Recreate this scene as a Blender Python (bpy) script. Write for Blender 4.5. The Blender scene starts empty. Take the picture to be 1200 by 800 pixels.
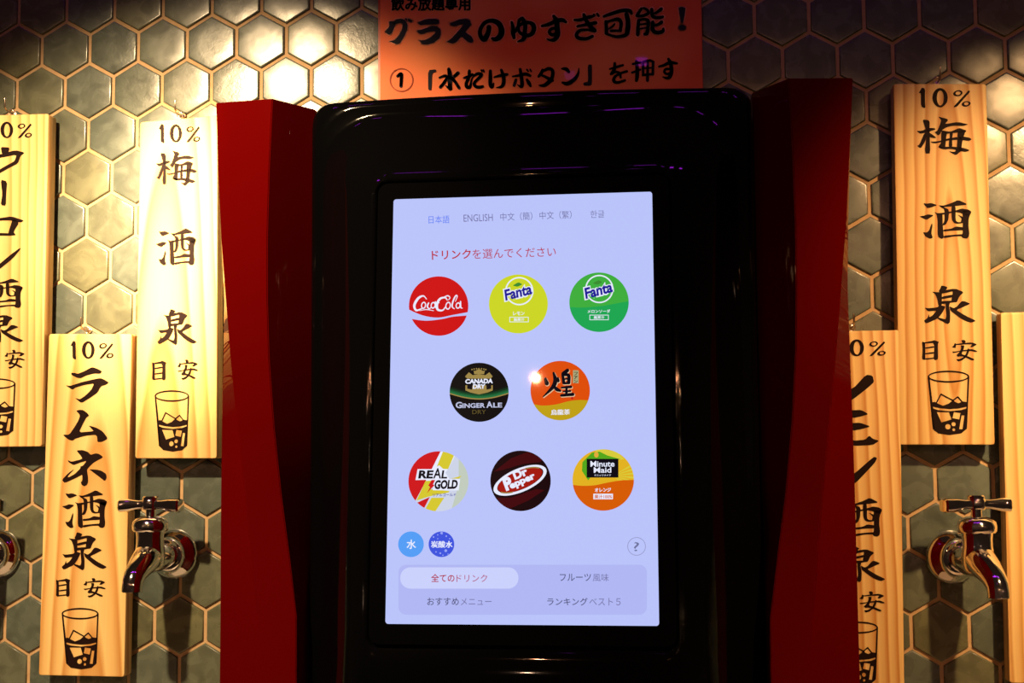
import bpy, bmesh, math, random
import numpy as np
from mathutils import Vector, Matrix

random.seed(7)
scn = bpy.context.scene
COL = scn.collection

# ---------------------------------------------------------------- camera
F_PX = 1531.02
_rx, _ry, _rz = -0.08184018936, 0.11476392504, -0.00784274966
_t = np.array([-0.49347907, -0.33192764, 1.31027685])
def _rot():
    cx, sx, cy, sy, cz, sz = (math.cos(_rx), math.sin(_rx), math.cos(_ry), math.sin(_ry), math.cos(_rz), math.sin(_rz))
    return (np.array([[cz, -sz, 0], [sz, cz, 0], [0, 0, 1]]) @ np.array([[1, 0, 0], [0, cx, -sx], [0, sx, cx]])
            @ np.array([[cy, 0, sy], [0, 1, 0], [-sy, 0, cy]]))
_R = _rot()
_C = -_R.T @ _t
ZO = 1.30 + _C[1]                       # height of the tile lattice origin: eye level is 1.30 m
def w2b(v): return Vector((v[0], v[2], -v[1]))
CAM = Vector((_C[0], _C[2], 1.30))
RIGHT, DOWN, FWD = w2b(_R[0]), w2b(_R[1]), w2b(_R[2])
cd = bpy.data.cameras.new('camera'); cam = bpy.data.objects.new('camera', cd); COL.objects.link(cam)
cd.sensor_width = 36; cd.lens = F_PX * 36 / 1200; cd.clip_start = .02
m = Matrix((RIGHT, -DOWN, -FWD)).transposed().to_4x4(); m.translation = CAM
cam.matrix_world = m
scn.camera = cam

# ---------------------------------------------------------------- world, lights, exposure
scn.view_settings.view_transform = 'Standard'; scn.view_settings.look = 'None'
scn.view_settings.exposure = 0.0; scn.view_settings.gamma = 1.0; scn.view_settings.use_curve_mapping = False
wd = bpy.data.worlds.new('world'); scn.world = wd; wd.use_nodes = True
wd.node_tree.nodes['Background'].inputs[0].default_value = (1, .55, .35, 1)
wd.node_tree.nodes['Background'].inputs[1].default_value = .016

def aim(o, target):
    o.rotation_euler = (Vector(target) - o.location).to_track_quat('-Z', 'Y').to_euler()
def spot(name, loc, target, power, col, angle, blend, radius):
    d = bpy.data.lights.new(name, 'SPOT'); d.energy = power; d.color = col; d.spot_size = math.radians(angle)
    d.spot_blend = blend; d.shadow_soft_size = radius
    o = bpy.data.objects.new(name, d); COL.objects.link(o); o.location = loc; aim(o, target)
def point(name, loc, power, col, radius):
    d = bpy.data.lights.new(name, 'POINT'); d.energy = power; d.color = col; d.shadow_soft_size = radius
    o = bpy.data.objects.new(name, d); COL.objects.link(o); o.location = loc
def strip(name, loc, target, power, col, sx, sy):
    d = bpy.data.lights.new(name, 'AREA'); d.shape = 'RECTANGLE'; d.size = sx; d.size_y = sy; d.energy = power; d.color = col
    o = bpy.data.objects.new(name, d); COL.objects.link(o); o.location = loc; aim(o, target)
WARM = (1.0, .70, .38)
spot('wall_spot_light', (.075, -.79, 1.885), (.178, 0, 1.49), 310, WARM, 21.5, 1.0, .018)
spot('wall_spot_light', (.075, -.79, 1.885), (.21, 0, 1.27), 88, WARM, 57, .5, .018)
spot('wall_spot_light', (1.14, -.73, 1.85), (1.15, 0, 1.36), 56, (1, .70, .34), 44, 1.0, .018)
spot('wall_spot_light', (1.14, -.73, 1.85), (1.02, 0, 1.15), 47, (1, .57, .24), 60, .5, .018)
for lx in (-.66, -.134, .396, .93, 1.47, 2.0):             # the row of small shaded lamps over the tables behind the photographer
    spot('table_lamp_light', (lx, -1.70, 1.71), (lx, -.6, .72), 3.1, (1, .44, .21), 96, .3, .006)
for lx, ly, lz in ((-.88, -2.48, 1.88), (-1.3, -2.8, 1.4), (.28, -2.7, 1.05), (1.42, -2.56, 1.76), (1.5, -2.6, 1.3), (1.9, -3.0, 1.8)):
    point('far_lamp_light', (lx, ly, lz), 1.1, (1, .6, .38), .008)
for lx in (-.30, -.02, .24, .47, .66, .86, 1.12, 1.4):     # the violet tube segments under the ceiling
    strip('violet_tube_light', (lx, -.78, 2.42), (lx, -.15, 1.58), .11, (.52, .02, 1), .10, .014)
strip('violet_tube_light', (.605, -1.21, 2.02), (.60, 0, 1.60), .010, (.55, .02, 1), .02, .016)
strip('violet_tube_light', (.47, -1.21, 2.00), (.47, 0, 1.60), .003, (.6, .05, 1), .02, .016)

# ---------------------------------------------------------------- helpers
def lin(r, g, b):
    f = lambda c: (c / 255) / 12.92 if c <= 10.3 else ((c / 255 + .055) / 1.055) ** 2.4
    return (f(r), f(g), f(b), 1)
def mat(name, base=(.5, .5, .5, 1), rough=.5, metal=0, spec=.5, coat=0, emit=None, es=1.0):
    mt = bpy.data.materials.new(name); mt.use_nodes = True
    b = mt.node_tree.nodes['Principled BSDF']
    b.inputs['Base Color'].default_value = base; b.inputs['Roughness'].default_value = rough
    b.inputs['Metallic'].default_value = metal; b.inputs['Specular IOR Level'].default_value = spec
    b.inputs['Coat Weight'].default_value = coat; b.inputs['Coat Roughness'].default_value = .025
    if emit: b.inputs['Emission Color'].default_value = emit; b.inputs['Emission Strength'].default_value = es
    return mt
def N(mt, typ, **kw):
    n = mt.node_tree.nodes.new(typ)
    for k, v in kw.items(): setattr(n, k, v)
    return n
def L(mt, a, b): mt.node_tree.links.new(a, b)

class MB:
    """collects polygons with materials; build() links them as ONE mesh object"""
    def __init__(s): s.v = []; s.f = []; s.m = []; s.mats = []
    def mi(s, mt):
        if mt not in s.mats: s.mats.append(mt)
        return s.mats.index(mt)
    def poly(s, pts, mt):
        n = len(s.v); s.v += [tuple(p) for p in pts]; s.f.append(list(range(n, n + len(pts)))); s.m.append(s.mi(mt))
    def faces(s, vs, fs, mt):
        n = len(s.v); s.v += [tuple(p) for p in vs]; k = s.mi(mt)
        for f in fs: s.f.append([i + n for i in f]); s.m.append(k)
    def grid(s, rings, mt, closed=True, cap0=False, cap1=False):
        n = len(rings[0]); vs = [p for r in rings for p in r]; fs = []
        for i in range(len(rings) - 1):
            for j in range(n if closed else n - 1):
                k = (j + 1) % n
                fs.append([i * n + j, i * n + k, (i + 1) * n + k, (i + 1) * n + j])
        if cap0: fs.append(list(range(n))[::-1])
        if cap1: fs.append([(len(rings) - 1) * n + j for j in range(n)])
        s.faces(vs, fs, mt)
    def build(s, name, parent=None, off=None, smooth=None, recalc=False):
        off = off if off is not None else (base_of(parent) if parent else Vector((0, 0, 0)))
        me = bpy.data.meshes.new(name)
        me.from_pydata([(p[0] - off[0], p[1] - off[1], p[2] - off[2]) for p in s.v], [], s.f)
        for mt in s.mats: me.materials.append(mt)
        me.polygons.foreach_set('material_index', s.m)
        if recalc:
            bm = bmesh.new(); bm.from_mesh(me); bmesh.ops.remove_doubles(bm, verts=bm.verts, dist=1e-6)
            bmesh.ops.recalc_face_normals(bm, faces=bm.faces); bm.to_mesh(me); bm.free()
        if smooth:
            me.polygons.foreach_set('use_smooth', [True] * len(me.polygons))
            me.set_sharp_from_angle(angle=math.radians(smooth))
        me.update()
        o = bpy.data.objects.new(name, me); COL.objects.link(o)
        if parent: o.parent = parent
        else: o.location = off
        return o
def base_of(o):
    v = Vector((0, 0, 0))
    while o: v = v + o.location; o = o.parent
    return v
def thing(name, loc, label, cat, group=None):
    o = bpy.data.objects.new(name, None); COL.objects.link(o); o.location = loc; o.empty_display_size = .02
    o['label'] = label; o['category'] = cat
    if group: o['group'] = group
    return o
def copy_tree(o, parent=None):
    c = o.copy(); COL.objects.link(c)
    if parent: c.parent = parent
    for ch in list(o.children): copy_tree(ch, c)
    return c

class Plane:
    """a real flat surface; px() gives the point of that surface seen at a photograph position"""
    def __init__(s, p, n): s.p = Vector(p); s.n = Vector(n).normalized()
    def px(s, u, v, lift=0.0):
        d = RIGHT * ((u - 600) / F_PX) + DOWN * ((v - 400) / F_PX) + FWD
        k = (s.n.dot(s.p - CAM) + lift) / s.n.dot(d)
        return CAM + d * k
def soften(pts, r=.16):
    out = []
    n = len(pts)
    for i in range(n):
        a, b = pts[i], pts[(i + 1) % n]
        out.append((a[0] + (b[0] - a[0]) * r, a[1] + (b[1] - a[1]) * r))
        out.append((a[0] + (b[0] - a[0]) * (1 - r), a[1] + (b[1] - a[1]) * (1 - r)))
    return out
def circ(cx, cy, rx, ry=None, n=40, rot=0):
    ry = ry or rx; c, s = math.cos(rot), math.sin(rot)
    return [(cx + rx * math.cos(a) * c - ry * math.sin(a) * s, cy + rx * math.cos(a) * s + ry * math.sin(a) * c)
            for a in (2 * math.pi * i / n for i in range(n))]
def ring_quads(o, i):
    n = len(o)
    return [[o[k], o[(k + 1) % n], i[(k + 1) % n], i[k]] for k in range(n)]
def stroke(pts, w=None, grow=0.0, step=5):
    """brush stroke: list of (x,y,w) -> overlapping discs and quads"""
    P = [(p[0], p[1], (p[2] if len(p) > 2 else w) + grow) for p in pts]
    S = []
    if len(P) == 2: S = [tuple(P[0][k] + (P[1][k] - P[0][k]) * t / 4 for k in range(3)) for t in range(5)]
    else:
        for i in range(len(P) - 1):
            a, b = P[i], P[i + 1]; z = P[i - 1] if i else tuple(2 * a[k] - b[k] for k in range(3))
            c = P[i + 2] if i + 2 < len(P) else tuple(2 * b[k] - a[k] for k in range(3))
            for q in range(step):
                t = q / step
                S.append(tuple(.5 * ((2 * a[k]) + (-z[k] + b[k]) * t + (2 * z[k] - 5 * a[k] + 4 * b[k] - c[k]) * t * t
                                     + (-z[k] + 3 * a[k] - 3 * b[k] + c[k]) * t ** 3) for k in range(3)))
        S.append(P[-1])
    out = [circ(x, y, max(.3, ww / 2), n=12) for x, y, ww in S]
    for a, b in zip(S[:-1], S[1:]):
        dx, dy = b[0] - a[0], b[1] - a[1]; l = math.hypot(dx, dy)
        if l < 1e-6: continue
        nx, ny = -dy / l, dx / l; ra, rb = max(.3, a[2] / 2), max(.3, b[2] / 2)
        out.append([(a[0] + nx * ra, a[1] + ny * ra), (b[0] + nx * rb, b[1] + ny * rb),
                    (b[0] - nx * rb, b[1] - ny * rb), (a[0] - nx * ra, a[1] - ny * ra)])
    return out
def clip(poly, hull):
    """poly cut by a convex counter-clockwise-in-image hull"""
    out = list(poly)
    n = len(hull)
    for i in range(n):
        a, b = hull[i], hull[(i + 1) % n]
        side = lambda p: (b[0] - a[0]) * (p[1] - a[1]) - (b[1] - a[1]) * (p[0] - a[0])
        new = []
        for j in range(len(out)):
            p, q = out[j], out[(j + 1) % len(out)]
            sp, sq = side(p), side(q)
            if sp >= 0: new.append(p)
            if (sp >= 0) != (sq >= 0):
                t = sp / (sp - sq); new.append((p[0] + (q[0] - p[0]) * t, p[1] + (q[1] - p[1]) * t))
        out = new
        if not out: return []
    return out
_tc = {}
def text_mesh(body, bold):
    if (body, bold) not in _tc:
        cu = bpy.data.curves.new('tmp', 'FONT'); cu.body = body; cu.offset = bold; cu.resolution_u = 3
        o = bpy.data.objects.new('tmp', cu); COL.objects.link(o)
        me = bpy.data.meshes.new_from_object(o.evaluated_get(bpy.context.evaluated_depsgraph_get()))
        vs = [(v.co.x, v.co.y) for v in me.vertices]; fs = [list(p.vertices) for p in me.polygons]
        bpy.data.objects.remove(o); bpy.data.curves.remove(cu); bpy.data.meshes.remove(me)
        xs = [v[0] for v in vs]; ys = [v[1] for v in vs]
        x0, x1, y0, y1 = min(xs), max(xs), min(ys), max(ys)
        _tc[body, bold] = ([((x - x0) / (x1 - x0), (y - y0) / (y1 - y0)) for x, y in vs], fs)
    return _tc[body, bold]
def put_text(mb, pl, lift, mt, body, x0, y0, x1, y1, h, bold=0.0, shear=0.0):
    """text between baseline points (x0,y0)-(x1,y1), letters h tall, on a real plane"""
    vs, fs = text_mesh(body, bold)
    l = math.hypot(x1 - x0, y1 - y0); ux, uy = (x1 - x0) / l, (y1 - y0) / l; vx, vy = uy, -ux
    pts = []
    for a, b in vs:
        px = x0 + ux * a * l + vx * b * h + ux * shear * b * h; py = y0 + uy * a * l + vy * b * h + uy * shear * b * h
        pts.append(pl.px(px, py, lift))
    mb.faces(pts, fs, mt)
def put(mb, pl, lift, mt, polys, ox=0, oy=0, sc=1.0):
    for p in polys: mb.poly([pl.px(ox + x / sc, oy + y / sc, lift) for x, y in p], mt)
def lathe(prof, origin, axis, n=32):
    """rings of (radius, height) round an axis"""
    ax = Vector(axis).normalized(); q = ax.to_track_quat('Z', 'Y'); u, v = q @ Vector((1, 0, 0)), q @ Vector((0, 1, 0)); o = Vector(origin)
    return [[o + ax * h + (u * math.cos(2 * math.pi * k / n) + v * math.sin(2 * math.pi * k / n)) * r for k in range(n)] for r, h in prof]
def tube(pts, rad, n=20):
    P = [Vector(p) for p in pts]; rings = []
    up = Vector((1, 0, 0.01))
    for i, p in enumerate(P):
        t = (P[min(i + 1, len(P) - 1)] - P[max(i - 1, 0)]).normalized()
        u = (up - t * up.dot(t)).normalized(); v = t.cross(u); r = rad[i] if hasattr(rad, '__len__') else rad
        rings.append([p + (u * math.cos(2 * math.pi * k / n) + v * math.sin(2 * math.pi * k / n)) * r for k in range(n)])
    return rings
def box(mb, x0, x1, y0, y1, z0, z1, mt):
    v = [(x, y, z) for x in (x0, x1) for y in (y0, y1) for z in (z0, z1)]
    mb.faces(v, [[0, 1, 3, 2], [4, 6, 7, 5], [0, 4, 5, 1], [2, 3, 7, 6], [0, 2, 6, 4], [1, 5, 7, 3]], mt)

# ---------------------------------------------------------------- materials
def tile_material():
    mt = mat('glazed_tile', rough=.24, spec=.55)
    b = mt.node_tree.nodes['Principled BSDF']
    at = N(mt, 'ShaderNodeAttribute', attribute_name='tile'); sep = N(mt, 'ShaderNodeSeparateColor'); L(mt, at.outputs['Color'], sep.inputs[0])
    tc = N(mt, 'ShaderNodeTexCoord')
    ramp = N(mt, 'ShaderNodeValToRGB'); e = ramp.color_ramp.elements
    e[0].position = 0; e[0].color = (.066, .083, .070, 1); e[1].position = 1; e[1].color = (.100, .100, .052, 1)
    x = e.new(.45); x.color = (.084, .100, .080, 1)
    L(mt, sep.outputs[0], ramp.inputs[0])
    n1 = N(mt, 'ShaderNodeTexNoise'); n1.inputs['Scale'].default_value = 55; n1.inputs['Detail'].default_value = 6; n1.inputs['Distortion'].default_value = .8
    L(mt, tc.outputs['Object'], n1.inputs['Vector'])
    mr = N(mt, 'ShaderNodeMapRange'); mr.inputs[1].default_value = .3; mr.inputs[2].default_value = .7; mr.inputs[3].default_value = .72; mr.inputs[4].default_value = 1.25
    L(mt, n1.outputs['Fac'], mr.inputs[0])
    mx = N(mt, 'ShaderNodeVectorMath', operation='SCALE'); L(mt, ramp.outputs['Color'], mx.inputs[0]); L(mt, mr.outputs[0], mx.inputs['Scale'])
    L(mt, mx.outputs[0], b.inputs['Base Color'])
    n2 = N(mt, 'ShaderNodeTexNoise'); n2.inputs['Scale'].default_value = 170; n2.inputs['Detail'].default_value = 3; n2.inputs['Distortion'].default_value = 1.2
    L(mt, tc.outputs['Object'], n2.inputs['Vector'])
    n3 = N(mt, 'ShaderNodeTexNoise'); n3.inputs['Scale'].default_value = 38; n3.inputs['Detail'].default_value = 2; L(mt, tc.outputs['Object'], n3.inputs['Vector'])
    h = N(mt, 'ShaderNodeMath', operation='MULTIPLY'); L(mt, n2.outputs['Fac'], h.inputs[0]); L(mt, sep.outputs[1], h.inputs[1])
    h2 = N(mt, 'ShaderNodeMath', operation='MULTIPLY_ADD'); h2.inputs[1].default_value = 1.1; L(mt, n3.outputs['Fac'], h2.inputs[0]); L(mt, h.outputs[0], h2.inputs[2])
    bp = N(mt, 'ShaderNodeBump'); bp.inputs['Strength'].default_value = .2; bp.inputs['Distance'].default_value = .0011
    L(mt, h2.outputs[0], bp.inputs['Height']); L(mt, bp.outputs[0], b.inputs['Normal'])
    r = N(mt, 'ShaderNodeMapRange'); r.inputs[3].default_value = .20; r.inputs[4].default_value = .34; L(mt, n1.outputs['Fac'], r.inputs[0]); L(mt, r.outputs[0], b.inputs['Roughness'])
    return mt
def grout_material():
    mt = mat('grout', rough=.85, spec=.2); b = mt.node_tree.nodes['Principled BSDF']
    tc = N(mt, 'ShaderNodeTexCoord'); n = N(mt, 'ShaderNodeTexNoise'); n.inputs['Scale'].default_value = 120; n.inputs['Detail'].default_value = 4
    L(mt, tc.outputs['Object'], n.inputs['Vector'])
    r = N(mt, 'ShaderNodeValToRGB'); r.color_ramp.elements[0].color = (.34, .21, .105, 1); r.color_ramp.elements[1].color = (.52, .36, .20, 1)
    L(mt, n.outputs['Fac'], r.inputs[0]); L(mt, r.outputs[0], b.inputs['Base Color'])
    return mt
def wood_material(x0, d0, k, freq, contrast, seed):
    """tangential cut of a slightly leaning log: rings become straight bands or cathedral arches"""
    mt = mat('planed_wood', rough=.55, spec=.3); b = mt.node_tree.nodes['Principled BSDF']
    tc = N(mt, 'ShaderNodeTexCoord'); sx = N(mt, 'ShaderNodeSeparateXYZ'); L(mt, tc.outputs['Object'], sx.inputs[0])
    mp = N(mt, 'ShaderNodeMapping'); mp.inputs['Location'].default_value = (seed, 0, seed); mp.inputs['Scale'].default_value = (14, 14, 3.2); L(mt, tc.outputs['Object'], mp.inputs['Vector'])
    n = N(mt, 'ShaderNodeTexNoise'); n.inputs['Scale'].default_value = 1; n.inputs['Detail'].default_value = 2; L(mt, mp.outputs[0], n.inputs['Vector'])
    a = N(mt, 'ShaderNodeMath', operation='MULTIPLY_ADD'); a.inputs[1].default_value = .016; a.inputs[2].default_value = x0 - .008; L(mt, n.outputs['Fac'], a.inputs[0])
    ax = N(mt, 'ShaderNodeMath', operation='ADD'); L(mt, sx.outputs[0], ax.inputs[0]); L(mt, a.outputs[0], ax.inputs[1])
    az = N(mt, 'ShaderNodeMath', operation='MULTIPLY_ADD'); az.inputs[1].default_value = k; az.inputs[2].default_value = d0; L(mt, sx.outputs[2], az.inputs[0])
    ay = N(mt, 'ShaderNodeMath', operation='ADD'); L(mt, az.outputs[0], ay.inputs[0]); L(mt, sx.outputs[1], ay.inputs[1])
    cv = N(mt, 'ShaderNodeCombineXYZ'); L(mt, ax.outputs[0], cv.inputs[0]); L(mt, ay.outputs[0], cv.inputs[1])
    ln = N(mt, 'ShaderNodeVectorMath', operation='LENGTH'); L(mt, cv.outputs[0], ln.inputs[0])
    fm = N(mt, 'ShaderNodeMath', operation='MULTIPLY'); fm.inputs[1].default_value = freq; L(mt, ln.outputs['Value'], fm.inputs[0])
    fr = N(mt, 'ShaderNodeMath', operation='FRACT'); L(mt, fm.outputs[0], fr.inputs[0])
    rp = N(mt, 'ShaderNodeValToRGB'); e = rp.color_ramp.elements
    li, dk = Vector((.76, .54, .22)), Vector((.50, .22, .045)); dk = li.lerp(dk, contrast)
    e[0].position = 0; e[0].color = (*li, 1); e[1].position = 1; e[1].color = (*li, 1)
    x = e.new(.45); x.color = (*li.lerp(dk, .35), 1); x = e.new(.82); x.color = (*dk, 1); x = e.new(.93); x.color = (*li.lerp(dk, .4), 1)
    L(mt, fr.outputs[0], rp.inputs[0])
    mp2 = N(mt, 'ShaderNodeMapping'); mp2.inputs['Scale'].default_value = (700, 700, 12); L(mt, tc.outputs['Object'], mp2.inputs['Vector'])
    n2 = N(mt, 'ShaderNodeTexNoise'); n2.inputs['Scale'].default_value = 1; n2.inputs['Detail'].default_value = 2; L(mt, mp2.outputs[0], n2.inputs['Vector'])
    mr = N(mt, 'ShaderNodeMapRange'); mr.inputs[3].default_value = .90; mr.inputs[4].default_value = 1.06; L(mt, n2.outputs['Fac'], mr.inputs[0])
    sc = N(mt, 'ShaderNodeVectorMath', operation='SCALE'); L(mt, rp.outputs[0], sc.inputs[0]); L(mt, mr.outputs[0], sc.inputs['Scale'])
    L(mt, sc.outputs[0], b.inputs['Base Color'])
    return mt
M_TILE, M_GROUT = tile_material(), grout_material()
M_INK = mat('black_ink', (.010, .0035, .003, 1), .6, spec=.08)
M_CHROME = mat('chrome', (.80, .78, .76, 1), .07, 1)
M_STEEL = mat('steel_wire', (.62, .50, .40, 1), .3, 1)
M_CORD = mat('hemp_cord', (.35, .2, .09, 1), .8)
M_RED = mat('red_gloss_plastic', (.068, .0006, .0005, 1), .5, spec=0, coat=.4)
M_BLACK = mat('black_gloss_plastic', (.0010, .0010, .0012, 1), .045, spec=.34)
M_GLASSBLACK = mat('black_glass', (.001, .001, .0012, 1), .05, spec=.4)
M_FLOOR = mat('dark_floor', (.03, .022, .018, 1), .5)
M_PLASTER = mat('dark_plaster', (.02, .016, .014, 1), .9)

# ---------------------------------------------------------------- setting: tiled wall, floor
W = .05; S = W / math.sqrt(3)
def build_wall():
    mb = MB()
    X0, X1, Z1 = -1.0, 2.25, 2.30
    box(mb, X0, X1, -.0006, .10, 0, Z1, M_GROUT)
    tv = {}
    cols = [(0, 0, 0, 1)] * len(mb.v)
    rng = random.Random(11)
    prof = [(.936, 0.0), (.930, -.0016), (.920, -.0025), (.905, -.0030), (.895, -.0031), (.86, -.0032), (.45, -.0033)]
    for row in range(-9, 41):
        zc = ZO - 1.5 * S * row
        if zc > Z1 - S or zc < S: continue
        for c in range(-19, 44):
            xc = W * (c + .5 * (row % 2) + .5)
            if xc < X0 + W or xc > X1 - W: continue
            tx, tz = rng.gauss(0, .003), rng.gauss(0, .003); push = rng.gauss(0, .00015)
            hue = rng.random(); tex = rng.choice([.05, .05, .12, .25, .55]); col = (hue, tex, rng.random(), 1)
            rings = []
            for sc, y in prof:
                rings.append([(xc + sc * S * math.sin(a), y + (0 if y == 0 else push + tx * sc * S * math.sin(a) + tz * sc * S * math.cos(a)),
                               zc + sc * S * math.cos(a)) for a in (math.pi / 3 * k for k in range(6))])
            n0 = len(mb.v); mb.grid(rings, M_TILE)
            n = len(mb.v); mb.v.append((xc, -.00335 + push, zc))
            k = mb.mi(M_TILE)
            for j in range(6): mb.f.append([n - 6 + j, n - 6 + (j + 1) % 6, n]); mb.m.append(k)
            cols += [col] * (len(mb.v) - n0)
    o = mb.build('wall_back'); me = o.data
    me.polygons.foreach_set('use_smooth', [True] * len(me.polygons)); me.set_sharp_from_angle(angle=math.radians(60))
    at = me.color_attributes.new('tile', 'FLOAT_COLOR', 'POINT'); at.data.foreach_set('color', [x for c in cols for x in c])
    o['kind'] = 'structure'
build_wall()
for k, (xa, xb) in enumerate(((-1.0, .272), (.787, 2.25))):  # unseen ledges either side of the dispenser, added so the chrome taps reflect something
    mb = MB(); box(mb, xa, xb, -.40, -.0045, .93, .965, mat('added_ledge_top', (.42, .36, .30, 1), .35)); box(mb, xa, xb, -.38, -.0045, 0, .93, M_PLASTER)
    o = mb.build('added_ledge_%d' % (k + 1)); o['kind'] = 'structure'
mb = MB(); box(mb, -1.0, 2.25, -3.2, .10, -.08, 0, M_FLOOR); o = mb.build('floor'); o['kind'] = 'structure'

# ---------------------------------------------------------------- brush lettering (outlines of each written stroke)
G = {}
G['ume'] = [
 [(50,310),(130,310),(250,265),(340,265),(350,290),(120,360)], [(145,130),(260,145),(258,300),(270,660),(200,665),(185,600),(205,480),(205,300)],
 [(200,330),(215,360),(190,480),(120,585),(60,545),(100,525),(165,370)], [(255,340),(300,365),(365,415),(345,425),(260,410)],
 [(390,85),(540,125),(545,150),(495,205),(700,170),(875,210),(770,235),(640,228),(540,245),(450,300),(430,350),(395,385),(335,330),(380,310),(430,190),(440,140)],
 [(440,300),(580,325),(720,265),(830,300),(825,330),(700,335),(620,345),(540,355),(450,360)],
 [(700,300),(825,310),(790,400),(770,480),(757,560),(755,620),(665,695),(560,628),(650,640),(680,600),(690,480)],
 [(440,320),(530,340),(515,450),(500,600),(440,590),(395,560),(440,490)],
 [(275,475),(330,480),(430,465),(540,430),(690,405),(800,400),(880,415),(920,445),(870,468),(780,455),(640,450),(520,465),(350,505),(290,495)],
 [(570,340),(625,340),(610,430),(615,560),(560,560),(560,480),(575,400)],
 [(395,555),(500,560),(620,555),(760,570),(870,600),(880,620),(820,640),(740,628),(600,590),(480,600)]]
G['sake'] = [
 [(165,130),(210,140),(290,130),(385,165),(230,215),(180,165)], [(95,340),(160,330),(230,305),(330,320),(210,395)],
 [(295,440),(305,480),(285,600),(310,675),(260,690),(190,650),(155,585),(215,590),(250,560)],
 [(395,165),(480,170),(600,130),(710,80),(860,155),(680,175),(500,190),(450,200)],
 [(330,270),(390,290),(460,290),(465,480),(480,670),(450,692),(385,655),(385,400),(370,310)],
 [(380,290),(480,280),(640,255),(760,215),(860,230),(915,265),(880,340),(700,270),(550,290),(440,320)],
 [(780,240),(915,265),(870,370),(865,500),(880,600),(870,660),(840,685),(780,680),(745,640),(780,600),(775,300)],
 [(410,180),(480,195),(560,230),(555,380),(520,460),(480,480),(460,470),(495,400),(490,230)],
 [(600,170),(665,170),(665,400),(700,430),(780,425),(780,445),(690,455),(640,440),(605,390)],
 [(695,310),(780,345),(780,425),(745,430),(760,370)], [(470,545),(600,530),(670,495),(790,510),(790,555),(640,560),(480,575)],
 [(480,640),(640,625),(770,615),(780,650),(640,650),(480,680)]]
G['izumi'] = [
 [(375,85),(430,95),(475,115),(450,150),(400,190),(330,175),(360,130)], [(225,180),(300,190),(385,190),(385,300),(380,400),(330,400),(315,300),(280,220)],
 [(330,175),(590,130),(730,190),(660,250),(620,345),(550,345),(530,340),(555,185),(540,178),(380,215)],
 [(380,260),(560,225),(560,265),(385,300)], [(370,330),(540,320),(600,340),(500,360),(370,375)],
 [(440,350),(510,350),(495,410),(515,520),(510,660),(480,688),(440,670),(320,605),(330,585),(440,615),(455,560),(445,440)],
 [(115,430),(170,440),(320,425),(340,390),(440,410),(430,440),(380,530),(320,600),(140,680),(100,635),(160,590),(180,530),(190,580),(240,550),(300,480),(250,480),(165,490)],
 [(500,410),(570,440),(620,410),(690,330),(740,330),(830,370),(760,400),(625,460),(620,475),(750,555),(920,635),(850,665),(780,650),(680,600),(520,480)]]
G['me'] = [
 [(145,135),(195,155),(200,260),(200,420),(185,440),(145,420),(155,270)],
 [(180,150),(300,130),(345,115),(420,145),(400,180),(405,420),(365,440),(335,425),(345,160),(190,170)],
 [(190,235),(345,210),(345,235),(190,255)], [(190,325),(345,305),(345,330),(190,345)], [(190,410),(350,395),(350,415),(190,432)]]
G['an'] = [
 [(780,115),(830,110),(855,140),(830,180),(800,170)], [(675,160),(700,180),(690,240),(660,240),(625,230),(660,200)],
 [(680,180),(800,165),(950,150),(1040,185),(960,230),(920,225),(960,180),(820,185),(700,195)],
 [(630,300),(680,300),(850,270),(960,260),(1045,295),(1020,310),(930,290),(760,300),(650,325)],
 [(770,200),(830,200),(820,260),(780,340),(860,365),(990,420),(985,440),(940,440),(840,390),(760,375),(730,385),(700,360),(750,310),(780,240)],
 [(890,245),(915,265),(890,350),(850,400),(790,445),(730,460),(700,425),(760,420),(830,380),(870,300)]]
G['ten'] = [[(165,105),(225,125),(225,400),(235,480),(210,490),(150,460),(150,210),(105,210),(130,170)],
 [(1040,155),(1075,180),(950,320),(820,470),(750,475),(900,310),(1010,190)]]
G_RAW = {'ten': ring_quads(circ(507,295,143,180), circ(512,300,65,140)) + ring_quads(circ(840,212,88,55,rot=-.2), circ(845,210,48,34,rot=-.2))
 + ring_quads(circ(995,412,84,50,rot=-.2), circ(1000,408,42,29,rot=-.2))}
G['ra'] = [[(245,155),(300,155),(350,170),(450,130),(570,65),(640,85),(730,130),(700,170),(600,165),(470,200),(400,240),(340,235),(250,190)],
 [(155,350),(230,360),(300,335),(450,290),(700,235),(770,265),(835,305),(790,340),(710,365),(655,465),(540,545),(405,630),(300,545),(380,570),(470,510),(560,420),(605,320),(450,345),(310,385),(265,420)]]
G['mu'] = [[(320,80),(380,65),(430,70),(490,110),(525,155),(480,190),(430,280),(365,420),(600,400),(570,370),(515,310),(640,345),(740,405),(820,515),(730,565),(655,570),(650,490),(625,455),(470,470),(310,515),(265,550),(200,530),(110,455),(215,455),(300,330),(360,230),(385,150)]]
G['ne'] = [[(325,100),(430,95),(510,125),(550,170),(630,145),(680,155),(750,205),(600,285),(530,350),(490,400),(505,500),(510,590),(490,640),(450,660),(410,640),(395,600),(420,570),(420,475),(340,520),(145,610),(100,560),(200,455),(300,385),(190,500),(200,525),(300,470),(390,380),(390,350),(430,340),(480,275),(480,262),(400,285),(280,330),(205,285),(190,250),(250,278),(420,235),(400,190)],
 [(525,395),(650,400),(720,420),(790,465),(800,530),(770,580),(680,510),(560,420)]]
G['u'] = [[(5,80),(75,85),(65,125),(15,140)], [(-130,150),(0,140),(120,105),(195,125),(160,150),(140,210),(60,250),(0,285),(-60,310),(-70,295),(0,255),(60,220),(115,190),(130,140),(0,165),(-90,180),(-110,240),(-150,235)]]
G['bar'] = [[(5,335),(55,350),(48,450),(45,540),(5,535),(18,450)]]
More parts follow.
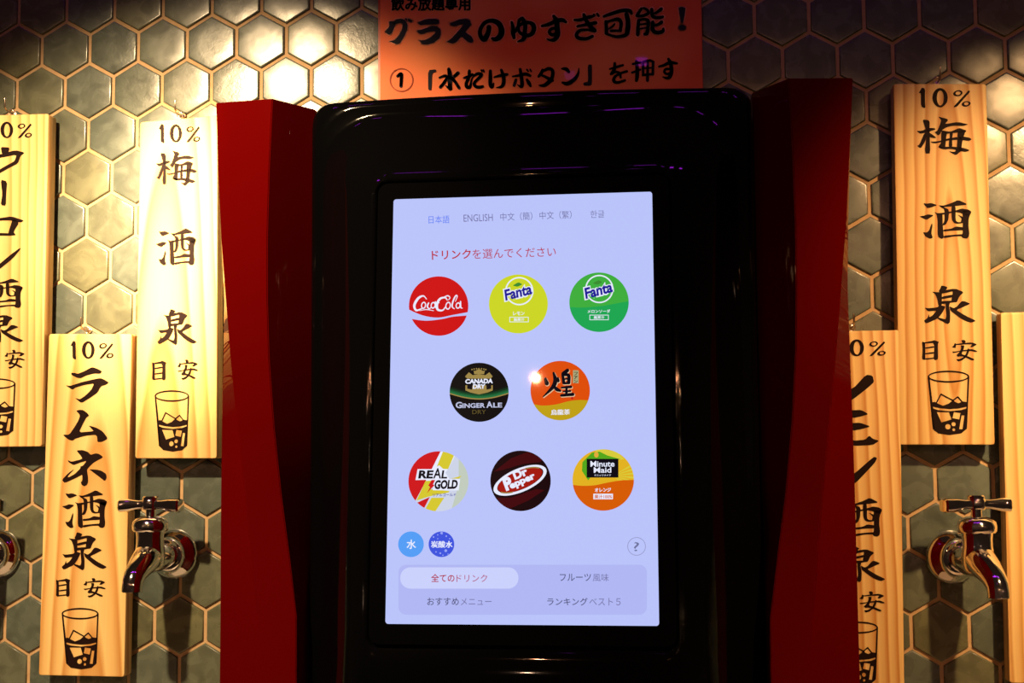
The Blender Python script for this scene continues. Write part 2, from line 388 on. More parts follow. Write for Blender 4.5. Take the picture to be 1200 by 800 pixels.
G['ro'] = [[(-120,640),(0,636),(90,622),(190,655),(160,672),(90,655),(0,655),(-110,665)], [(100,640),(150,670),(105,745),(125,770),(60,775),(70,730)],
 [(-100,755),(0,752),(90,755),(90,775),(0,772),(-100,785)], [(-130,640),(-90,650),(-70,785),(-110,790)]]
G['n1'] = [[(210,445),(215,460),(130,560),(0,665),(-100,720),(-150,680),(-130,660),(-60,660),(0,610),(120,510)], [(-150,450),(-90,480),(-70,510),(-100,530),(-150,490)]]
G['re'] = [[(-75,235),(-35,245),(-35,310),(20,300),(80,235),(110,240),(118,270),(90,295),(20,350),(-40,385),(-75,370)]]
G['mi'] = [[(-40,400),(20,402),(55,400),(92,420),(60,430),(20,438),(-40,420)], [(-50,460),(20,462),(50,460),(102,478),(60,490),(20,497),(-50,480)],
 [(-60,520),(20,545),(75,540),(95,520),(110,535),(142,545),(110,565),(25,568),(-70,545)]]
G['n2'] = [[(115,620),(132,625),(120,650),(30,745),(-40,790),(-70,770),(-40,740),(30,695)], [(-70,620),(-40,630),(-20,655),(-45,665),(-70,640)]]
BB = {'ume': (50,85,920,695), 'sake': (95,80,915,692), 'izumi': (100,85,920,688), 'me': (145,115,420,440), 'an': (625,110,1045,460), 'ten': (105,105,1079,490)}
def glyph(mb, pl, key, box_=None, at=None):
    """at=(ox,oy,scale): as measured; box_=(x0,y0,x1,y1): fitted into a photo box"""
    polys = [soften(p) for p in G[key]] + G_RAW.get(key, [])
    if box_:
        a, b, c, d = BB[key]; kx, ky = (box_[2] - box_[0]) / (c - a), (box_[3] - box_[1]) / (d - b)
        polys = [[(box_[0] + (x - a) * kx, box_[1] + (y - b) * ky) for x, y in p] for p in polys]
        put(mb, pl, .0004, M_INK, polys)
    else: put(mb, pl, .0004, M_INK, polys, *at)
def fill_holes(mb, pl, lift, mt, outer, holes):
    bm = bmesh.new()
    for loop in [outer] + holes:
        vs = [bm.verts.new((x, y, 0)) for x, y in loop]
        for i in range(len(vs)): bm.edges.new((vs[i], vs[(i + 1) % len(vs)]))
    bmesh.ops.triangle_fill(bm, edges=bm.edges[:], use_beauty=True)
    bm.verts.index_update()
    mb.faces([pl.px(v.co.x, v.co.y, lift) for v in bm.verts], [[v.index for v in f.verts] for f in bm.faces], mt)
    bm.free()
def glass_print(mb, pl, b):
    kx, ky = (b[2] - b[0]) / 440, (b[3] - b[1]) / 672
    T = lambda pts: [(b[0] + (p[0] - 150) * kx, b[1] + (p[1] - 80) * ky) for p in pts]
    for q in ring_quads(T(circ(368,143,216,63)), T(circ(368,143,200,46))): put(mb, pl, .0004, M_INK, [q])
    for q in ([(152,140),(172,165),(212,500),(222,690),(205,690)], [(586,140),(568,165),(558,400),(545,690),(560,690)]): put(mb, pl, .0004, M_INK, [T(q)])
    put(mb, pl, .0004, M_INK, [T([(185,415),(225,405),(250,420),(310,447),(370,424),(415,388),(440,408),(470,420),(520,402),(570,410),(565,455),(480,475),(380,482),(280,472),(195,455)])])
    fill_holes(mb, pl, .0004, M_INK, T([(192,470),(260,492),(380,503),(500,492),(566,470),(556,690),(500,735),(380,752),(260,735),(208,690)]),
               [T(h) for h in ([(245,512),(375,514),(400,590),(295,620)], [(425,512),(495,522),(480,590),(410,575)], [(505,545),(535,548),(515,692),(480,690)],
                               circ(362,665,28,n=14), circ(422,638,22,n=14), circ(424,697,15,n=12))])
    for s in ([(243,415,14),(290,326,14),(415,392,14)], [(415,392,14),(465,355,14),(512,408,14)]):
        for a, c in zip(s[:-1], s[1:]): put(mb, pl, .0004, M_INK, [T(p) for p in stroke([a, c])])

# ---------------------------------------------------------------- plank signs
YF, YB = -.028, -.011
PW = .0812
PP = Plane((0, YF, 0), (0, -1, 0))
def plank(label, corners, wood, eye_x):
    """corners of the front face: tl, tr, br, bl in (x,z)"""
    cx = sum(c[0] for c in corners) / 4; cz = min(c[1] for c in corners)
    root = thing('plank_sign', (cx, YB, cz), label, 'sign', 'hanging wooden plank signs')
    ctr = Vector((cx, sum(c[1] for c in corners) / 4))
    def ring(y, ins, rad):
        pts = []
        for i, c in enumerate(corners):
            c = Vector(c); a = Vector(corners[i - 1]); b = Vector(corners[(i + 1) % 4])
            ua, ub = (a - c).normalized(), (b - c).normalized()
            c2 = c + (ua + ub) * ins
            for t in range(5):
                k = t / 4; p, q = c2 + ua * rad, c2 + ub * rad
                pt = p * (1 - k) ** 2 + c2 * 2 * k * (1 - k) + q * k ** 2
                pts.append((pt.x, y, pt.y))
        return pts
    mb = MB()
    rings = [ring(YB, .0006, .002), ring(YB - .001, 0, .0025), ring(YF + .0012, 0, .0025), ring(YF + .0003, .0004, .0025), ring(YF, .0013, .0025)]
    mb.grid(rings, wood, cap0=True, cap1=True)
    mb.build('board', root, smooth=35, recalc=True)
    tz = max(c[1] for c in corners) - .0005
    e = MB(); r = []
    c0 = Vector((eye_x, (YF + YB) / 2, tz + .0042))
    pts = [c0 + Vector((math.sin(a) * .0028, .0006 * math.cos(a), -math.cos(a) * .0030)) for a in (2 * math.pi * k / 18 for k in range(19))]
    e.grid(tube(pts, .00055, 8), M_STEEL); e.grid(tube([c0 - Vector((0, 0, .0030)), c0 - Vector((0, 0, .0085))], .0007, 8), M_STEEL, cap0=True, cap1=True)
    e.build('screw_eye', root, smooth=50)
    return root
def pxz(u, v): p = PP.px(u, v); return (p.x, p.z)
def letters(root, items, glass=None):
    for it in items:
        mb = MB(); glyph(mb, PP, it[0], box_=it[1] if len(it[1]) == 4 else None, at=it[1] if len(it[1]) == 3 else None)
        mb.build('strength_mark' if it[0] == 'ten' else 'guide_mark' if it[0] in ('me', 'an') else 'brush_character', root)
    if glass: g = MB(); glass_print(g, PP, glass); g.build('glass_drawing', root)
W1 = wood_material(.03, .055, .01, 150, .75, 1.3); W2 = wood_material(.015, .06, .05, 120, .85, 4.1)
W3 = wood_material(-.01, .05, .05, 110, .9, 7.7); W4 = wood_material(.05, .05, .03, 120, 1.0, 2.9)
W5 = wood_material(-.008, .006, .085, 115, .95, 9.2); W6 = wood_material(.06, .03, .02, 110, .8, 5.5)

a, b = pxz(57, 133), pxz(49, 523)
pk = plank('higher plank sign at the outer left, half cut by the photo edge', [(a[0] - PW, a[1] + .001), a, b, (b[0] - PW, b[1])], W1, pxz(8, 133)[0])
letters(pk, [('ten', (-13,142,37.5,162.5)), ('u', (0,160,6.667)), ('bar', (0,160,6.667)), ('ro', (0,160,6.667)), ('n1', (0,240,8.889)),
             ('sake', (-26,326,27,361)), ('izumi', (-26,366,28,402)), ('me', (-27,411,-11,434)), ('an', (5,409.5,29.5,432))], (-28,443,18.7,511))
pk = plank('brightest lit plank sign, two kanji spaced wide, tucked beside the red machine panel', [pxz(164, 143), pxz(255, 135), pxz(254, 537), pxz(158, 537)], W2, pxz(207, 137)[0])
letters(pk, [('ten', (186,145,234.5,167.5)), ('ume', (182.5,176,231,218)), ('sake', (182,267,230,311)), ('izumi', (184,362,231,404)),
             ('me', (178,422.5,195,445.5)), ('an', (207.5,421,232.5,445))], (181,457,222,529))
pk = plank('lower plank sign with three katakana, hanging just beside a chrome tap near the machine', [pxz(57, 391), pxz(154.5, 391), pxz(145.5, 793), pxz(45, 791)], W3, pxz(98, 390)[0])
letters(pk, [('ten', (82.5,399,133,421)), ('ra', (65,425,13.333)), ('mu', (65,475,13.333)), ('ne', (65,520,13.333)),
             ('sake', (72.2,574,125.6,618.8)), ('izumi', (72,623.4,125.6,668)), ('me', (65.5,677.5,82.5,699)), ('an', (97.5,677,124,700))], (72,712,116,784))
a, b = pxz(1054, 386.5), pxz(1060, 803)
pk = plank('dim lower plank sign partly hidden behind the red machine panel', [(a[0] - PW, a[1]), a, b, (b[0] - PW, b[1])], W4, pxz(1000, 386)[0])
letters(pk, [('ten', (980,397,1038,418)), ('re', (995,380,4)), ('mi', (995,380,4)), ('n2', (995,380,4)), ('sake', (975,583,1034,629)),
             ('izumi', (981,640,1038,682)), ('me', (980,693,997,717)), ('an', (1007,692.5,1037,717.5))], (985,728,1029.5,803))
pk = plank('orange-lit plank sign with arched wood grain above the tap opposite the bright sign', [pxz(1047, 98), pxz(1156, 98), pxz(1166, 521), pxz(1054, 521)], W5, pxz(1100, 98)[0])
letters(pk, [('ten', (1076.5,102.5,1137.5,126.5)), ('ume', (1070,130,13.333)), ('sake', (1070,228,13.333)), ('izumi', (1075,328,13.333)),
             ('me', (1070,390,13.793)), ('an', (1070,390,13.793))], (1087,434,1136.5,509.5))
a, b = pxz(1172.5, 366), pxz(1183, 800)
pk = plank('plank sign at the outer right, only its blank edge in view beside the tap', [a, (a[0] + PW, a[1]), (b[0] + PW, b[1]), b], W6, a[0] + .04)

# hooks the planks hang from
def hook(loc, label, proto=[None]):
    if proto[0] is None:
        mb = MB()
        pts = [(0, 0, 0), (0, -.010, 0), (0, -.0165, .0004), (0, -.0190, .003), (0, -.0190, .011)]
        mb.grid(tube(pts, .0009, 10), M_STEEL, cap0=True, cap1=True)
        mb.grid(lathe([(.0001, .0002), (.0026, .0002), (.0026, .001), (.0009, .0016)], (0, 0, 0), (0, -1, 0), 16), M_STEEL)
        o = mb.build('wall_hook', smooth=50); proto[0] = o
    else: o = proto[0].copy(); COL.objects.link(o)
    o.location = loc; o['label'] = label; o['category'] = 'hook'; o['group'] = 'hooks holding the plank signs'
for (u, v), lab in (((8, 124), 'small metal hook over the sign cut by the left edge'), ((207, 127), 'small metal hook over the brightest lit sign'),
                    ((97, 380), 'small metal hook over the lower three-katakana sign'), ((1101, 88), 'small metal hook over the sign with arched grain'),
                    ((1000, 376), 'small metal hook beside the red panel over the half-hidden sign')):
    p = Plane((0, -.019, 0), (0, -1, 0)).px(u, v)
    hook((p.x, -.0040, p.z - .0045), lab)

# ---------------------------------------------------------------- poster
def poster_material():
    mt = mat('printed_poster', rough=.5, spec=.12, coat=.25); b = mt.node_tree.nodes['Principled BSDF']
    tc = N(mt, 'ShaderNodeTexCoord'); n = N(mt, 'ShaderNodeTexNoise'); n.inputs['Scale'].default_value = 9; n.inputs['Detail'].default_value = 1
    L(mt, tc.outputs['Object'], n.inputs['Vector'])
    r = N(mt, 'ShaderNodeValToRGB'); r.color_ramp.elements[0].position = .35; r.color_ramp.elements[0].color = (.74, .11, .04, 1)
    r.color_ramp.elements[1].position = .65; r.color_ramp.elements[1].color = (.88, .25, .085, 1)
    L(mt, n.outputs['Fac'], r.inputs[0]); L(mt, r.outputs[0], b.inputs['Base Color'])
    return mt
M_POSTER = poster_material(); M_PINK = mat('pale_print', (.86, .34, .2, 1), .5, spec=.1); M_PINK2 = mat('brown_print', (.28, .05, .02, 1), .5, spec=.1)
M_BLUEBLACK = mat('blue_black_print', (.012, .012, .02, 1), .6, spec=.1, coat=.2); M_LAM = mat('laminate_edge', (.45, .05, .03, 1), .2, coat=.3)
PY = Plane((0, -.0072, 0), (0, -1, 0))
px0 = PY.px(443, 0).x; px1 = PY.px(822, 0).x
post = thing('wall_poster', (.523, -.004, 1.53), 'orange-red laminated poster with bold black lettering above the machine', 'poster')
mb = MB(); box(mb, px0, px1, -.0066, -.0045, 1.53, 1.746, M_LAM); box(mb, px0 + .0022, px1 - .0005, -.0072, -.0066, 1.532, 1.744, M_POSTER); mb.build('sheet', post)
polyA = [ # グ ラ ス ! 
 [(130,300),(180,300),(225,330),(170,470),(130,490),(85,460),(85,430),(140,370)],
 [(180,310),(230,270),(300,262),(360,285),(392,340),(385,420),(340,520),(280,610),(230,622),(135,580),(200,570),(260,510),(310,420),(325,340),(290,320),(240,330),(215,350)],
 [(360,255),(385,265),(380,300),(355,275)], [(400,255),(465,290),(440,315),(395,300)],
 [(540,310),(660,265),(790,262),(835,285),(835,330),(780,345),(660,345),(570,355),(535,325)],
 [(520,430),(600,415),(720,365),(800,365),(855,410),(862,470),(840,540),(760,600),(670,628),(590,615),(550,565),(620,570),(720,520),(780,465),(790,440),(700,445),(600,480),(550,470)],
 [(980,325),(1040,305),(1120,270),(1220,262),(1270,290),(1285,350),(1240,410),(1200,450),(1290,510),(1320,570),(1290,605),(1240,590),(1150,510),(1070,600),(1010,612),(940,585),(1000,550),(1100,440),(1170,360),(1180,335),(1060,370),(1000,360)]]
strokesA = [
 (540,0,[[(395,380,66),(390,440,66),(350,530,76),(310,550,66),(270,480,55),(280,400,52),(340,320,52),(430,290,58),(520,320,72),(570,400,78),(565,490,80),(500,550,66),(440,540,36)],
  [(715,310,36),(735,390,48),(735,460,58),(750,530,44)], [(770,450,30),(800,380,44),(870,330,44),(950,315,46),(1020,350,60),(1025,430,60),(975,490,56),(890,490,50),(825,450,44),(810,380,40),(820,290,44),(860,260,46)],
  [(865,260,56),(905,340,56),(900,450,62),(885,545,54),(800,585,20)]]),
 (630,0,[[(60,365,36),(150,345,50),(250,300,56),(340,280,56),(400,310,36)], [(225,225,42),(265,290,64),(275,400,74),(280,490,70),(240,555,56),(180,565,32),(130,545,10)],
  [(255,395,40),(195,405,44),(165,450,46),(200,490,46),(260,470,46)],
  [(515,280,28),(600,280,44),(720,240,48),(780,230,34)], [(560,370,36),(660,350,44),(760,330,48),(820,320,44)], [(650,205,46),(690,300,54),(760,390,60),(810,430,46)],
  [(800,435,44),(700,420,36),(590,430,44),(545,490,50),(580,535,50),(680,545,46),(770,510,46)], [(790,205,30),(802,225,26)], [(838,190,30),(858,225,30)],
  [(930,230,36),(1050,190,50),(1180,150,54),(1290,150,54),(1320,190,36)], [(1250,200,62),(1270,300,66),(1265,420,66),(1240,490,54),(1130,515,44),(1040,500,36),(960,470,36)],
  [(960,300,42),(968,400,46),(970,470,44)], [(970,308,30),(1050,285,40),(1130,270,50),(1175,320,50),(1160,430,50)], [(1000,405,22),(1060,365,26),(1085,335,22)], [(1030,435,36),(1170,430,40)]]),
 (725,0,[[(320,120,40),(270,200,46),(262,225,38),(340,222,42),(420,182,42),(392,132,36),(350,115,36)], [(280,290,46),(272,400,48),(268,490,46)], [(280,285,36),(350,270,40),(415,292,46),(408,400,50),(396,470,50),(360,478,30)],
  [(290,345,26),(400,332,26)], [(290,405,22),(400,388,24)],
  [(465,130,48),(478,230,46),(560,250,44),(622,235,36)], [(600,125,48),(540,172,38),(490,190,26)], [(480,310,50),(480,420,56),(540,458,50),(618,440,48),(630,400,30)], [(605,308,46),(540,350,36),(490,360,26)]])]
strokesB = [
 (445,60,[[(250,350,40),(300,318,48),(302,400,46),(296,490,44)],
  [(970,250,46),(985,330,66),(985,480,62),(990,530,48),(930,485,18)], [(840,372,28),(910,345,42),(945,365,40),(905,440,44),(850,505,42)], [(1100,305,50),(1040,360,46)], [(1010,375,50),(1060,430,46),(1115,515,44)]]),
 (540,60,[[(45,375,32),(110,355,46),(165,325,36)], [(120,275,42),(110,370,46),(75,450,46),(85,500,50),(128,500,44),(150,400,26),(172,360,16)], [(180,345,36),(240,315,44),(290,330,48),(250,380,44),(192,440,44),(200,488,46),(250,505,46),(308,495,40)],
  [(288,265,26),(298,288,22)], [(316,262,26),(326,292,22)],
  [(415,275,42),(415,370,54),(415,470,54),(440,502,44),(462,450,20)], [(470,365,26),(560,340,44),(650,325,42)], [(570,265,42),(600,360,54),(600,450,54),(570,498,44),(500,510,14)],
  [(730,355,24),(820,340,40),(910,320,50),(980,345,32)], [(835,255,44),(850,350,50),(860,450,54),(850,500,44),(795,470,14)], [(775,400,40),(750,480,44)], [(930,400,36),(960,450,54),(980,490,32)], [(930,258,28),(948,284,24)], [(975,255,26),(992,285,22)]]),
 (630,60,[[(70,260,36),(50,310,50),(15,355,36)], [(80,275,40),(160,245,50),(212,280,50),(200,380,54),(150,440,60),(90,480,50),(22,480,22)], [(60,340,30),(110,360,40),(180,400,54),(212,412,38)],
  [(340,245,24),(400,250,54),(440,290,42)], [(580,240,14),(568,320,38),(510,400,56),(420,455,60),(350,440,32)],
  [(1015,250,26),(1100,225,38),(1200,195,32)], [(1085,170,40),(1080,250,48),(1030,320,34)], [(1040,320,34),(1100,290,34),(1155,310,38),(1168,370,32)], [(1255,282,36),(1180,305,36),(1095,350,40),(1070,410,48),(1120,440,40),(1230,408,34)]]),
 (725,60,[[(200,180,34),(310,155,34)], [(250,140,42),(260,250,52),(260,350,56),(250,410,46)], [(190,300,34),(305,258,30)],
  [(340,165,38),(345,335,38)], [(340,150,34),(430,130,38),(488,150,38)], [(485,160,40),(480,325,40)], [(340,240,26),(480,232,26)], [(340,335,36),(480,320,36)], [(410,150,32),(405,410,46)],
  [(565,215,26),(640,195,40),(720,160,50),(820,170,34)], [(700,110,40),(730,170,54),(745,280,54),(720,355,54),(680,378,40),(620,360,16)], [(720,250,34),(665,250,36),(642,290,36),(680,320,36),(735,300,36)]])]
let = MB()
for p in polyA:
    cxp = sum(q[0] for q in p) / len(p); cyp = sum(q[1] for q in p) / len(p)
    put(let, PY, .0004, M_PINK, [q for a, b in zip(p, p[1:] + p[:1]) for q in stroke([(a[0], a[1], 30), (b[0], b[1], 30)])], 445, 0, 12)
    put(let, PY, .0008, M_BLUEBLACK, [soften(p)], 445, 0, 12)
for ox, oy, ss in strokesA:
    for s in ss:
        put(let, PY, .0004, M_PINK, stroke(s, grow=28), ox, oy, 12); put(let, PY, .0008, M_BLUEBLACK, stroke(s), ox, oy, 12)
exc = [[(840,110),(880,95),(940,110),(930,200),(905,325),(880,325),(860,230)], circ(893,388,50,40,n=20)]
for p in exc:
    put(let, PY, .0004, M_PINK, [q for a, b in zip(p, p[1:] + p[:1]) for q in stroke([(a[0], a[1], 28), (b[0], b[1], 28)])], 725, 0, 12)
    put(let, PY, .0008, M_BLUEBLACK, [p], 725, 0, 12)
for ox, oy, ss in strokesB:
    for s in ss: put(let, PY, .0008, M_BLUEBLACK, stroke(s), ox, oy, 12)
put(let, PY, .0008, M_PINK2, ring_quads(circ(305,403,166), circ(305,403,152)), 445, 60, 12)
put(let, PY, .0008, M_BLUEBLACK, [soften([(680,265),(790,255),(795,290),(735,305),(728,540),(700,552),(680,535)])], 445, 60, 12)
put(let, PY, .0008, M_BLUEBLACK, [soften([(705,190),(755,185),(765,200),(765,465),(740,485),(650,485),(640,450),(665,435),(710,430)])], 630, 60, 12)
for dx, dy in ((-.5, 0), (.5, 0), (0, -.45), (0, .45), (0, 0)):
    put_text(let, PY, .0004, M_PINK, '飲み放題専用', 458.2 + 2 * dx, 12.9 + 2 * dy, 551.3 + 2 * dx, 12.4 + 2 * dy, 15.8, .006)
    put_text(let, PY, .0008, M_BLUEBLACK, '飲み放題専用', 458.5 + dx, 12.7 + dy, 551 + dx, 12.2 + dy, 15.4, .008)
let.build('lettering', post)

# ---------------------------------------------------------------- taps
def make_tap():
    t = thing('wall_tap', (0, 0, 0), 'chrome wall tap', 'tap', 'chrome taps on the tiled wall')
    YS = -.051
    mb = MB(); mb.grid(lathe([(.001, .0006), (.0228, .0006), (.0236, .0016), (.0236, .0030), (.0228, .0050), (.0205, .0078), (.0178, .0100), (.0158, .0122), (.0148, .0145), (.0146, .0165), (.0136, .0172), (.011, .0172)], (0, 0, 0), (0, -1, 0), 48), M_CHROME)
    mb.build('flange', t, smooth=40)
    mb = MB()
    mb.grid(tube([(0, -.014, 0), (0, -.022, 0), (0, -.030, -.0005), (0, -.040, -.001), (0, YS, -.001)], [.0112, .0114, .0120, .0126, .0126], 28), M_CHROME)
    mb.grid(lathe([(.001, -.0128), (.006, -.0124), (.0100, -.0106), (.0128, -.0066), (.0136, -.0010), (.0134, .006), (.0124, .013), (.0124, .020), (.0130, .0245)], (0, YS, 0), (0, 0, 1), 32), M_CHROME)
    mb.build('body', t, smooth=40)
    mb = MB()
    mb.grid(tube([(0, YS + .004, .005), (0, YS - .006, .0005), (0, YS - .015, -.0045), (0, YS - .023, -.0090), (0, YS - .0290, -.0135), (0, YS - .0322, -.0180), (0, YS - .0332, -.0225), (0, YS - .0334, -.0265), (0, YS - .0334, -.0268), (0, YS - .0334, -.0262), (0, YS - .0334, -.020)],
                 [.0132, .0130, .0118, .0104, .0095, .0090, .0089, .0090, .0086, .0076, .0074], 28), M_CHROME)
    mb.build('spout', t, smooth=45)
    mb = MB(); mb.grid(lathe([(.0126, .0240), (.0150, .0245), (.0162, .0262), (.0164, .0300), (.0156, .0335), (.0130, .0362), (.0085, .0380), (.0060, .0384), (.001, .0384)], (0, YS, 0), (0, 0, 1), 40), M_CHROME)
    mb.build('bonnet_nut', t, smooth=35)
    mb = MB(); mb.grid(lathe([(.0046, .0375), (.0046, .0445), (.0052, .0450), (.0052, .047)], (0, YS, 0), (0, 0, 1), 20), M_CHROME); mb.build('stem', t, smooth=40)
    # T handle: a bar flaring towards both ends, with a hub
    mb = MB(); rings = []
    for x, hy, hz, zc in ((-.0300, .0005, .0005, .0475), (-.0299, .0066, .0050, .0475), (-.0284, .0080, .0062, .0476), (-.0200, .0078, .0060, .0480), (-.0110, .0052, .0042, .0485), (-.0040, .0060, .0044, .0487),
                          (.0040, .0060, .0044, .0487), (.0110, .0052, .0042, .0485), (.0200, .0078, .0060, .0480), (.0284, .0080, .0062, .0476), (.0299, .0066, .0050, .0475), (.0300, .0005, .0005, .0475)):
        ring = []
        for k in range(20):
            a = 2 * math.pi * k / 20; c, s = math.cos(a), math.sin(a)
            ring.append((x, YS + hy * math.copysign(abs(c) ** .6, c), zc + hz * math.copysign(abs(s) ** .6, s)))
        rings.append(ring)
    mb.grid(rings, M_CHROME, cap0=True, cap1=True)
    mb.grid(lathe([(.001, .0438), (.0072, .0440), (.0082, .0455), (.0082, .0520), (.0076, .0530), (.001, .0532)], (0, YS, 0), (0, 0, 1), 28), M_CHROME)
    h = mb.build('handle', t, smooth=40)
    mb = MB(); mb.grid(lathe([(.0072, .0530), (.0074, .0552), (.0066, .0562), (.001, .0564)], (0, YS, 0), (0, 0, 1), 28), M_CHROME); mb.build('cap', h, smooth=40)
    return t
tap = make_tap(); p_ = Plane((0, -.006, 0), (0, -1, 0)).px(204.5, 649.5); tap.location = (p_.x, -.0040, p_.z + .0006); tap.rotation_euler = (0, 0, math.radians(-5)); tap['label'] = 'chrome tap between the three-katakana sign and the red machine panel'
WALLF = Plane((0, -.006, 0), (0, -1, 0))
t2 = copy_tree(tap); p = WALLF.px(1114.5, 652.5); t2.location = (p.x, -.0040, p.z); t2.rotation_euler = (0, 0, math.radians(14)); t2['label'] = 'chrome tap below the sign with arched grain, spout swung outward'
t3 = copy_tree(tap); t3.rotation_euler = (0, 0, 0); p = WALLF.px(-3, 648); t3.location = (p.x, -.0040, p.z); t3['label'] = 'chrome tap cut by the left photo edge, only its round flange showing'

# ---------------------------------------------------------------- drink dispenser
CX = .5295
disp = thing('drink_dispenser', (CX, -.10, 0), 'tall black drink dispenser with red side panels and a glowing touch screen', 'drink machine')
ZT = 1.5835
# screen plane: leans back a little
yt, yb = -.237, -.267
Pt = Plane((0, yt, 0), (0, -1, 0)).px(612, 229); Pb = Plane((0, yb, 0), (0, -1, 0)).px(614, 732)
up = Vector((0, yt - yb, Pt.z - Pb.z)).normalized(); SN = Vector((0, -up.z, up.y))
SCR = Plane((CX, yb, Pb.z), SN)
def rr(x0, x1, z0, z1, r, n=8):
    pts = []
    for cx, cz, a0 in ((x1 - r, z1 - r, 0), (x0 + r, z1 - r, 90), (x0 + r, z0 + r, 180), (x1 - r, z0 + r, 270)):
        for k in range(n + 1):
            a = math.radians(a0 + 90 * k / n); pts.append((cx + r * math.cos(a), cz + r * math.sin(a)))
    return pts
HS = .0990
def dense(pts, m=6):
    out = []
    for i, a in enumerate(pts):
        b = pts[(i + 1) % len(pts)]
        k = m if math.hypot(a[0] - b[0], a[1] - b[1]) > .02 else 1
        out += [(a[0] + (b[0] - a[0]) * t / k, a[1] + (b[1] - a[1]) * t / k) for t in range(k)]
    return out
def bezel():
    mb = MB()
    out_r = (CX - .178, CX + .178, .88, ZT); in_r = (CX - HS - .0125, CX + HS + .0125, Pb.z - .0150, Pt.z + .0135)
    ymid = lambda z: yb + (yt - yb) * (z - Pb.z) / (Pt.z - Pb.z)      # depth of the screen plane at a height
    loops = [(0, -.03, .014, 0), (0, -.150, .014, .2), (0, -.186, .015, 1), (.018, -.1925, .020, 1), (.05, -.1965, .028, 1), (.10, -.1985, .040, 1), (.16, -.1990, .046, 1),
             (.22, -.2020, .048, .8), (.34, -.2120, .046, .6), (.50, -.2255, .040, .3), (.66, -.2375, .032, .1), (.80, -.2460, .024, 0), (.90, -.2500, .018, 0), (.955, -.2512, .013, 0), (.985, -.2500, .010, 0), (1.0, -.2470, .008, 0), (1.0, -.2400, .008, 0)]
    rings = []
    for t, y, r, bow in loops:
        q = [o + (i - o) * t for o, i in zip(out_r, in_r)]
        ring = []
        for x, z in dense(rr(*q, r)):
            yy = y - bow * .012 * (1 - min(1, ((x - CX) / .178) ** 2)) + bow * .004
            yy += (ymid(z) - ymid((Pt.z + Pb.z) / 2)) * min(1, t * 1.2) if t > 0 else 0
            ring.append((x, yy, z))
        rings.append(ring)
    mb.grid(rings, M_BLACK, cap0=True)
    return mb.build('front_bezel', disp, smooth=50, recalc=True)
bezel()
mb = MB()      # glass over the display surround
def scr_rect(x0, x1, s0, s1, lift, r=None):
    pts = rr(x0, x1, s0, s1, r) if r else [(x0, s0), (x1, s0), (x1, s1), (x0, s1)]
    o = Vector((0, yb, Pb.z))
    return [Vector((x, 0, 0)) + o + up * s + SN * lift for x, s in pts]
SL = (Pt - Pb).dot(up)
fr, bk = scr_rect(CX - HS - .0124, CX + HS + .0124, -.0145, SL + .0130, -.0006, .008), scr_rect(CX - HS - .0124, CX + HS + .0124, -.0145, SL + .0130, -.006, .008)
mb.grid([bk, fr], M_GLASSBLACK, cap0=True, cap1=True); mb.build('screen_glass', disp, recalc=True)
def scr_mat(name, rgb, es=1.0): return mat(name, (.004, .004, .004, 1), .03, spec=.22, emit=lin(*rgb), es=es)
M_SCREEN = scr_mat('lit_screen', (186, 196, 250))
mb = MB(); q = scr_rect(CX - HS, CX + HS, 0, SL, 0, .0022); q2 = scr_rect(CX - HS, CX + HS, 0, SL, -.0006, .0022)
mb.grid([q2, q], M_SCREEN, cap1=True); screen = mb.build('touch_screen', disp); screen['label'] = 'glowing pale blue display full of round drink buttons'
# red wings
def wing(sg):
    #       z    outer  (y)    fold   (y)     ridge  (y)
    secs = [(0, .247, -.198, .190, -.214, .1800, -.214), (1.00, .247, -.198, .192, -.214, .1800, -.214), (1.134, .247, -.198, .2072, -.213, .1800, -.215), (1.172, .247, -.198, .2115, -.213, .1808, -.213),
            (1.218, .247, -.199, .2165, -.214, .1876, -.210), (1.265, .2472, -.199, .221, -.217, .1950, -.208), (1.319, .247, -.199, .2275, -.218, .2010, -.209), (1.373, .2465, -.199, .234, -.217, .2048, -.211),
            (1.420, .2462, -.199, .239, -.215, .2063, -.212), (1.469, .2476, -.201, .2445, -.212, .2070, -.211), (1.525, .2503, -.203, .2494, -.207, .2065, -.209), (1.5835, .2545, -.199, .2542, -.2002, .2052, -.206)]
    rings = []
    for z, o, oy, f, fy, r, ry in secs:
        pts = [(.236, -.03), (o, oy), (f, fy), (r, ry), (.1797, -.168), (.1797, -.03)]
        rings.append([(CX + sg * x, y, z) for x, y in pts])
    mb = MB(); mb.grid(rings, M_RED, cap0=True, cap1=True)
    o = mb.build('side_panel', disp, recalc=True)
    bm = bmesh.new(); bm.from_mesh(o.data)
    bmesh.ops.bevel(bm, geom=[e for e in bm.edges if len(e.link_faces) == 2 and e.calc_face_angle() > math.radians(24)], offset=.0006, segments=2, affect='EDGES')
    bm.to_mesh(o.data); bm.free()
    o.data.polygons.foreach_set('use_smooth', [True] * len(o.data.polygons)); o.data.set_sharp_from_angle(angle=math.radians(16))
wing(-1); wing(1)
mb = MB(); box(mb, CX - .178, CX + .178, -.19, -.03, 0, .875, M_BLACK); mb.build('lower_cabinet', disp)

